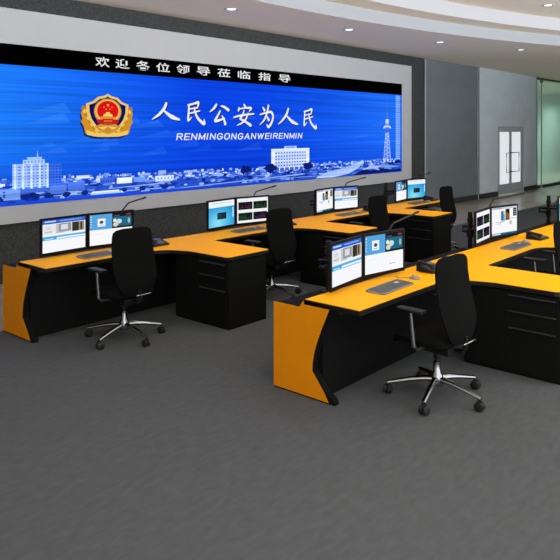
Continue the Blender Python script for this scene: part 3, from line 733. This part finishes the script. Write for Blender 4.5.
# ------------------------------------------------------------------ microphones, keyboards, mice, telephones
def mic(base, kink, tip, label):
    o = empty('gooseneck_microphone', base); tag(o, label, 'microphone', 'thin gooseneck microphones behind the monitors')
    k = tuple(kink[i] - base[i] for i in range(3)); t = tuple(tip[i] - base[i] for i in range(3))
    b = MB(); b.lathe([(.04, 0), (.04, .012), (.015, .03), (.01, .05)], 14); b.build('base', M['plastic'], o)
    s = tuple(v * .5 for v in k)
    b = MB(); b.tube([(0, 0, .05), (s[0] * .4, s[1] * .4, s[2]), k], .009, 8); b.tube([k, tuple(lerp(k[i], t[i], .9) for i in range(3))], .009, 8); b.build('gooseneck', M['plastic'], o)
    b = MB(); b.tube([tuple(lerp(k[i], t[i], .80) for i in range(3)), tuple(lerp(k[i], t[i], .84) for i in range(3)), t], [.010, .012, .010], 10); b.build('head', M['plastic'], o)
mz = .685
mic((4.36,6.45,.678),(4.71,6.45,1.21),(4.96,6.45,1.255),'thin black bent microphone behind the leftmost monitor pair')
mic((6.62,6.45,.678),(6.89,6.45,1.19),(7.32,6.45,1.25),'thin black bent microphone above the four-graph monitor of the back row')
mic((8.78,6.45,.678),(9.11,6.45,1.19),(9.67,6.45,1.25),'thin black bent microphone above the third back-row monitor pair')
mic((10.70,6.45,.678),(11.20,6.45,1.14),(11.98,6.45,1.22),'thin black bent microphone above the farthest back-row monitor pair')
mic((7.45,3.40,.678),(7.90,3.40,1.21),(8.28,3.15,1.275),'thin black bent microphone behind the front-row graph monitor, below the double door')
mic((5.22,3.42,.678),(5.44,3.32,1.18),(5.88,3.30,1.25),'thin black bent microphone behind the nearest front-row monitor pair')
mic((9.72,3.40,.678),(10.28,3.40,1.06),(10.8,3.35,1.15),'thin black bent microphone at the right edge of the picture')

def keyboard():
    o = empty('keyboard')
    b = MB(); b.prism([(-.085, 0), (.085, 0), (.085, .022), (-.085, .012)], -.25, .25, 'x'); b.build('case', M['greyplastic'], o, bevel=.003)
    b = MB()
    for r in range(6):
        y0 = -.072 + r * .025; zz = .012 + (y0 + .085) / .17 * .010
        for k in range(21):
            if r == 0 and 4 <= k <= 8: continue
            x = -.238 + k * .0228
            b.box(x, x + .019, y0, y0 + .020, zz, zz + .005)
        if r == 0: b.box(-.238 + 4 * .0228, -.238 + 9 * .0228 - .004, y0, y0 + .020, zz, zz + .005)
    b.build('keys', M['keys'], o, smooth=False)
    b = MB(); b.box(.10, .15, .0, .03, .0235, .0252); b.build('bright_keys', M['whitekeys'], o)
    return o
kb = keyboard(); KB = [((4.03,5.985),.02,'grey keyboard on the workstation nearest the back-left end panel'), ((6.28,6.0),-.03,'grey keyboard before the back-row graph monitor'),
 ((8.50,5.98),-.03,'grey keyboard before the third back-row monitor pair'), ((10.66,5.98),.0,'grey keyboard on the farthest back-row workstation'),
 ((4.75,2.925),.03,'large grey keyboard below the nearest front-row monitors'), ((7.36,2.90),.0,'grey keyboard beside the front-row chart monitor')]
for i, ((x, y), rz, lb) in enumerate(KB):
    o = kb if i == 0 else copy_tree(kb); o.location = (x, y, .752); o.rotation_euler = (0, 0, rz); tag(o, lb, 'keyboard', 'computer keyboards on the desks')

def mouse():
    o = empty('computer_mouse')
    b = MB(); n = 14; rings = []
    for i, (s, z) in enumerate([(1.0, 0), (1.04, .008), (.98, .018), (.8, .028), (.5, .034), (.15, .036)]):
        rings.append([(.033 * s * math.cos(2*PI*k/n), .056 * s * math.sin(2*PI*k/n) - (.006 if i > 2 else 0), z) for k in range(n)])
    vs = [v for g_ in rings for v in g_]; fs = [(i*n + k, i*n + (k+1) % n, (i+1)*n + (k+1) % n, (i+1)*n + k) for i in range(5) for k in range(n)] + [tuple(range(n-1, -1, -1)), tuple(range(5*n, 6*n))]
    b.faces(vs, fs); b.build('shell', M['mouse'], o)
    b = MB(); b.tube([(-.004, .02, .033), (.004, .02, .033)], .008, 12); b.build('scroll_wheel', M['plastic'], o)
    b = MB(); b.tube([(0, .055, .008), (.01, .10, .004), (-.03, .16, .003), (.02, .21, .003)], .0025, 6); b.build('cable', M['plastic'], o)
    return o
ms = mouse(); MS = [((4.42,5.97),'silver mouse hidden beside the leftmost keyboard'), ((6.64,5.98),'silver mouse beside the back-row graph monitor keyboard'), ((8.87,5.96),'silver mouse right of the third back-row keyboard'), ((11.0,5.98),'silver mouse on the farthest back-row workstation'),
 ((5.18,2.945),'silver mouse between the large front keyboard and the telephone'), ((7.69,2.93),'silver mouse between the front-row chart keyboard and telephone')]
for i, ((x, y), lb) in enumerate(MS):
    o = ms if i == 0 else copy_tree(ms); o.location = (x, y, .752); o.rotation_euler = (0, 0, .25); o.scale = (.85, .85, .85); tag(o, lb, 'mouse', 'computer mice on the desks')

def phone():
    o = empty('desk_telephone')
    b = MB(); b.prism([(-.11, 0), (.11, 0), (.11, .07), (.04, .06), (-.11, .022)], -.125, .125, 'x'); b.build('base', M['plastic'], o, bevel=.008)
    b = MB()
    R_ = Matrix.Translation((0, 0, 0))
    for r in range(4):
        for k in range(3):
            y = -.08 + r * .026; z = .022 + (y + .11) / .15 * .038
            b.box(-.01 + k * .03, .012 + k * .03, y, y + .018, z + .001, z + .007)
    b.build('keypad', M['greyplastic'], o, smooth=False)
    b = MB(); b.prism([(.035, .0605), (.10, .070), (.10, .074), (.035, .0645)], -.01, .10, 'x'); b.build('display', M['lcd'], o)
    b = MB(); b.tube([(-.088, -.10, .052), (-.088, -.095, .066), (-.088, -.03, .082), (-.088, .04, .094), (-.088, .095, .092), (-.088, .108, .074)], [.022, .03, .016, .016, .03, .024], 12); b.build('handset', M['plastic'], o)
    b = MB(); pts = []
    for k in range(40):
        t = k / 39; pts.append((-.13 - .03 * math.sin(PI * t) + .005 * math.cos(k * 1.6), lerp(-.10, .06, t), .012 + .005 * math.sin(k * 1.6)))
    b.tube(pts, .003, 5); b.build('coiled_cord', M['plastic'], o)
    return o
ph = phone(); PH = [((4.79,6.03),.0,'black desk telephone right of the leftmost chair'), ((6.98,5.96),0,'black desk telephone behind the second back-row chair'), ((9.13,5.98),0,'black desk telephone by the third back-row keyboard, left of a chair'),
 ((11.22,6.04),0,'black desk telephone left of the farthest back-row chair'), ((5.59,3.0),-.1,'black desk telephone beside the backrest of the nearest chair'), ((8.09,2.93),-.1,'black desk telephone on the front desk near the right edge')]
for i, ((x, y), rz, lb) in enumerate(PH):
    o = ph if i == 0 else copy_tree(ph); o.location = (x, y, .752); o.rotation_euler = (0, 0, rz); o.scale = (.92, .85, .82); tag(o, lb, 'telephone', 'desk telephones')

# ------------------------------------------------------------------ office chair
def chair():
    r = empty('office_chair')
    b = MB(); b.lathe([(.048, .095), (.052, .11), (.046, .17), (.030, .20), (.027, .275)], 18); hub = b.build('hub', M['chrome'], r)
    for a in (52, 124, 196, 268, 340):
        t = math.radians(a); c_, s_ = math.cos(t), math.sin(t)
        def q(d, z): return (d * c_, d * s_, z)
        b = MB(); b.tube([q(.02, .145), q(.10, .142), q(.20, .128), q(.30, .108), q(.375, .092)], [.028, .025, .021, .018, .016], 10, .85); b.build('base_leg', M['chrome'], r)
        b = MB()
        px, py = .375 * c_, .375 * s_; ph_ = random.uniform(0, 2*PI)
        hx, hy_ = math.cos(ph_), math.sin(ph_)
        ox, oy = px - hy_ * .012, py + hx * .012
        for sg in (-1, 1):
            p0 = (ox + hx * sg * .006, oy + hy_ * sg * .006, .036); p1 = (ox + hx * sg * .028, oy + hy_ * sg * .030, .036)
            b.tube([p0, tuple(lerp(p0[i], p1[i], .2) for i in range(3)), tuple(lerp(p0[i], p1[i], .8) for i in range(3)), p1], [.031, .036, .036, .026], 16)
        b.tube([(px, py, .03), (px, py, .082)], .009, 8)
        b.box(ox - .016, ox + .016, oy - .016, oy + .016, .05, .074)
        b.build('castor', M['rubber'], r)
    b = MB(); b.tube([(0, 0, .276), (0, 0, .30)], .017, 14); b.tube([(0, 0, .30), (0, 0, .37)], .027, 14); b.build('gas_lift', M['plastic'], r)
    b = MB(); b.prism([(-.11, -.16), (.11, -.16), (.09, .12), (-.09, .12)], .371, .425); b.tube([(.09, .04, .40), (.21, .04, .395)], .006, 8); b.build('mechanism', M['plastic'], r, bevel=.008)
    # seat: padded, waterfall front
    b = MB(); n = 10; m_ = 10; top = []
    def seatpt(u, v, s):     # u,v in -1..1
        k = .16
        x = u * (.245 - .012 * v); y = .045 + v * .245
        rr = max(abs(u), abs(v)); edge = max(0, (rr - .7) / .3)
        z = (.505 if s else .432) + (-.026 if s else .022) * edge ** 2
        if v > .55: z -= .035 * ((v - .55) / .45) ** 2
        z += (.012 * abs(u) ** 2 if s else 0)
        cr = (abs(u) ** 5 + abs(v) ** 5) ** .2
        if cr > 1: x = x / cr * 1.0; y = .045 + (y - .045) / cr
        return (x, y, z)
    N = 12; vs = []; fs = []
    for s in (0, 1):
        for j in range(N + 1):
            for i in range(N + 1): vs.append(seatpt(-1 + 2 * i / N, -1 + 2 * j / N, s))
    K = (N + 1) ** 2
    for s in (0, 1):
        for j in range(N):
            for i in range(N):
                q_ = [s*K + j*(N+1) + i, s*K + j*(N+1) + i + 1, s*K + (j+1)*(N+1) + i + 1, s*K + (j+1)*(N+1) + i]
                fs.append(tuple(q_ if s else q_[::-1]))
    bd = [(i, 0) for i in range(N)] + [(N, j) for j in range(N)] + [(N - i, N) for i in range(N)] + [(0, N - j) for j in range(N)]
    idx = [j*(N+1) + i for i, j in bd]
    for k in range(len(idx)): fs.append((idx[k], idx[(k+1) % len(idx)], K + idx[(k+1) % len(idx)], K + idx[k]))
    b.faces(vs, fs); b.build('seat', M['fabric'], r, bevel=.008, seg=3)
    # backrest: tall shield, narrow at the bottom, lumbar bulge backwards
    prof = [(.465, .11, -.235), (.49, .155, -.242), (.54, .195, -.242), (.62, .235, -.235), (.70, .246, -.212), (.78, .247, -.190), (.88, .242, -.172), (.98, .235, -.160), (1.04, .231, -.160), (1.075, .218, -.156), (1.097, .180, -.154), (1.105, .11, -.153)]
    NU = 12; vs = []; fs = []
    for s in (0, 1):
        for (z, hw, y) in prof:
            for i in range(NU + 1):
                u = -1 + 2 * i / NU
                yy = y + .022 * u * u
                if s: yy += .038 * (1 - abs(u) ** 6 * .6)
                vs.append((u * hw, yy, z))
    RW = NU + 1; KK = len(prof) * RW
    for s in (0, 1):
        for j in range(len(prof) - 1):
            for i in range(NU):
                q_ = [s*KK + j*RW + i, s*KK + j*RW + i + 1, s*KK + (j+1)*RW + i + 1, s*KK + (j+1)*RW + i]
                fs.append(tuple(q_ if not s else q_[::-1]))
    J_ = len(prof) - 1
    bd = [i for i in range(NU)] + [j*RW + NU for j in range(J_)] + [J_*RW + NU - i for i in range(NU)] + [(J_ - j)*RW for j in range(J_)]
    for k in range(len(bd)): fs.append((bd[k], bd[(k+1) % len(bd)], KK + bd[(k+1) % len(bd)], KK + bd[k]))
    b = MB(); b.faces(vs, fs); b.build('backrest', M['fabric'], r, bevel=.006, seg=3)
    b = MB(); b.tube([(0, -.14, .395), (0, -.22, .40), (0, -.246, .44), (0, -.250, .52)], [.022, .022, .02, .016], 10, .8); b.build('back_bracket', M['plastic'], r)
    b = MB(); b.box(-.05, .13, -.262, -.243, .462, .476); b.build('back_rail', M['chrome'], r, bevel=.006)
    for sg in (-1, 1):
        b = MB(); b.tube([(sg * .10, .03, .415), (sg * .24, .03, .418), (sg * .268, .035, .44), (sg * .272, .05, .60), (sg * .272, .06, .70)], [.013, .014, .016, .014, .013], 10); ar = b.build('armrest', M['dullmetal'], r)
        b = MB(); b.prism([(sg * .272 - .04, -.06), (sg * .272 + .04, -.06), (sg * .272 + .045, .06), (sg * .272 + .036, .17), (sg * .272 - .036, .17), (sg * .272 - .045, .06)], .70, .725); b.build('arm_pad', M['plastic'], ar, bevel=.010, seg=3)
    return r
ch = chair(); CH = [((3.95,5.48),0.0,'black office chair at the left end of the back row'), ((6.12,5.47),.0,'black office chair at the four-graph monitor, behind the first drawer cabinet'),
 ((8.28,5.45),0,'black office chair third from the left in the back row'), ((10.46,5.47),0,'black office chair farthest away, at the right end of the back row'),
 ((4.665,2.46),-.05,'large black office chair nearest the camera in the front row'), ((7.24,2.50),0,'black office chair cut off by the right edge of the picture')]
for i, ((x, y), rz, lb) in enumerate(CH):
    o = ch if i == 0 else copy_tree(ch); o.location = (x, y, 0); o.rotation_euler = (0, 0, rz); tag(o, lb, 'chair', 'black office chairs with chrome star bases')

# ------------------------------------------------------------------ world, camera, view
wd = bpy.data.worlds.new('world'); bpy.context.scene.world = wd; wd.use_nodes = True
wt = wd.node_tree; bg = wt.nodes['Background']
tc = wt.nodes.new('ShaderNodeTexCoord'); sp = wt.nodes.new('ShaderNodeSeparateXYZ'); mr = wt.nodes.new('ShaderNodeMapRange')
mr.inputs['From Min'].default_value = -0.15; mr.inputs['From Max'].default_value = 0.05
mr.inputs['To Min'].default_value = 7.0; mr.inputs['To Max'].default_value = 2.7
wt.links.new(tc.outputs['Generated'], sp.inputs[0]); wt.links.new(sp.outputs['Z'], mr.inputs['Value']); wt.links.new(mr.outputs[0], bg.inputs['Strength'])
bg.inputs['Color'].default_value = (0.96, 0.98, 1.0, 1)

cam = bpy.data.cameras.new('camera'); co = bpy.data.objects.new('camera', cam); C.objects.link(co)
cam.sensor_width = 36; cam.lens = 666 / 560 * 36; cam.shift_y = -(280 - 131) / 560
co.location = (0, 0, 2.05); co.rotation_euler = (math.radians(90), 0, -math.radians(90 - 41.05))
cam.clip_start = .05; cam.clip_end = 200
sc = bpy.context.scene; sc.camera = co
sc.view_settings.view_transform = 'Standard'; sc.view_settings.look = 'None'
sc.view_settings.exposure = 0.0; sc.view_settings.gamma = 1.0; sc.view_settings.use_curve_mapping = False
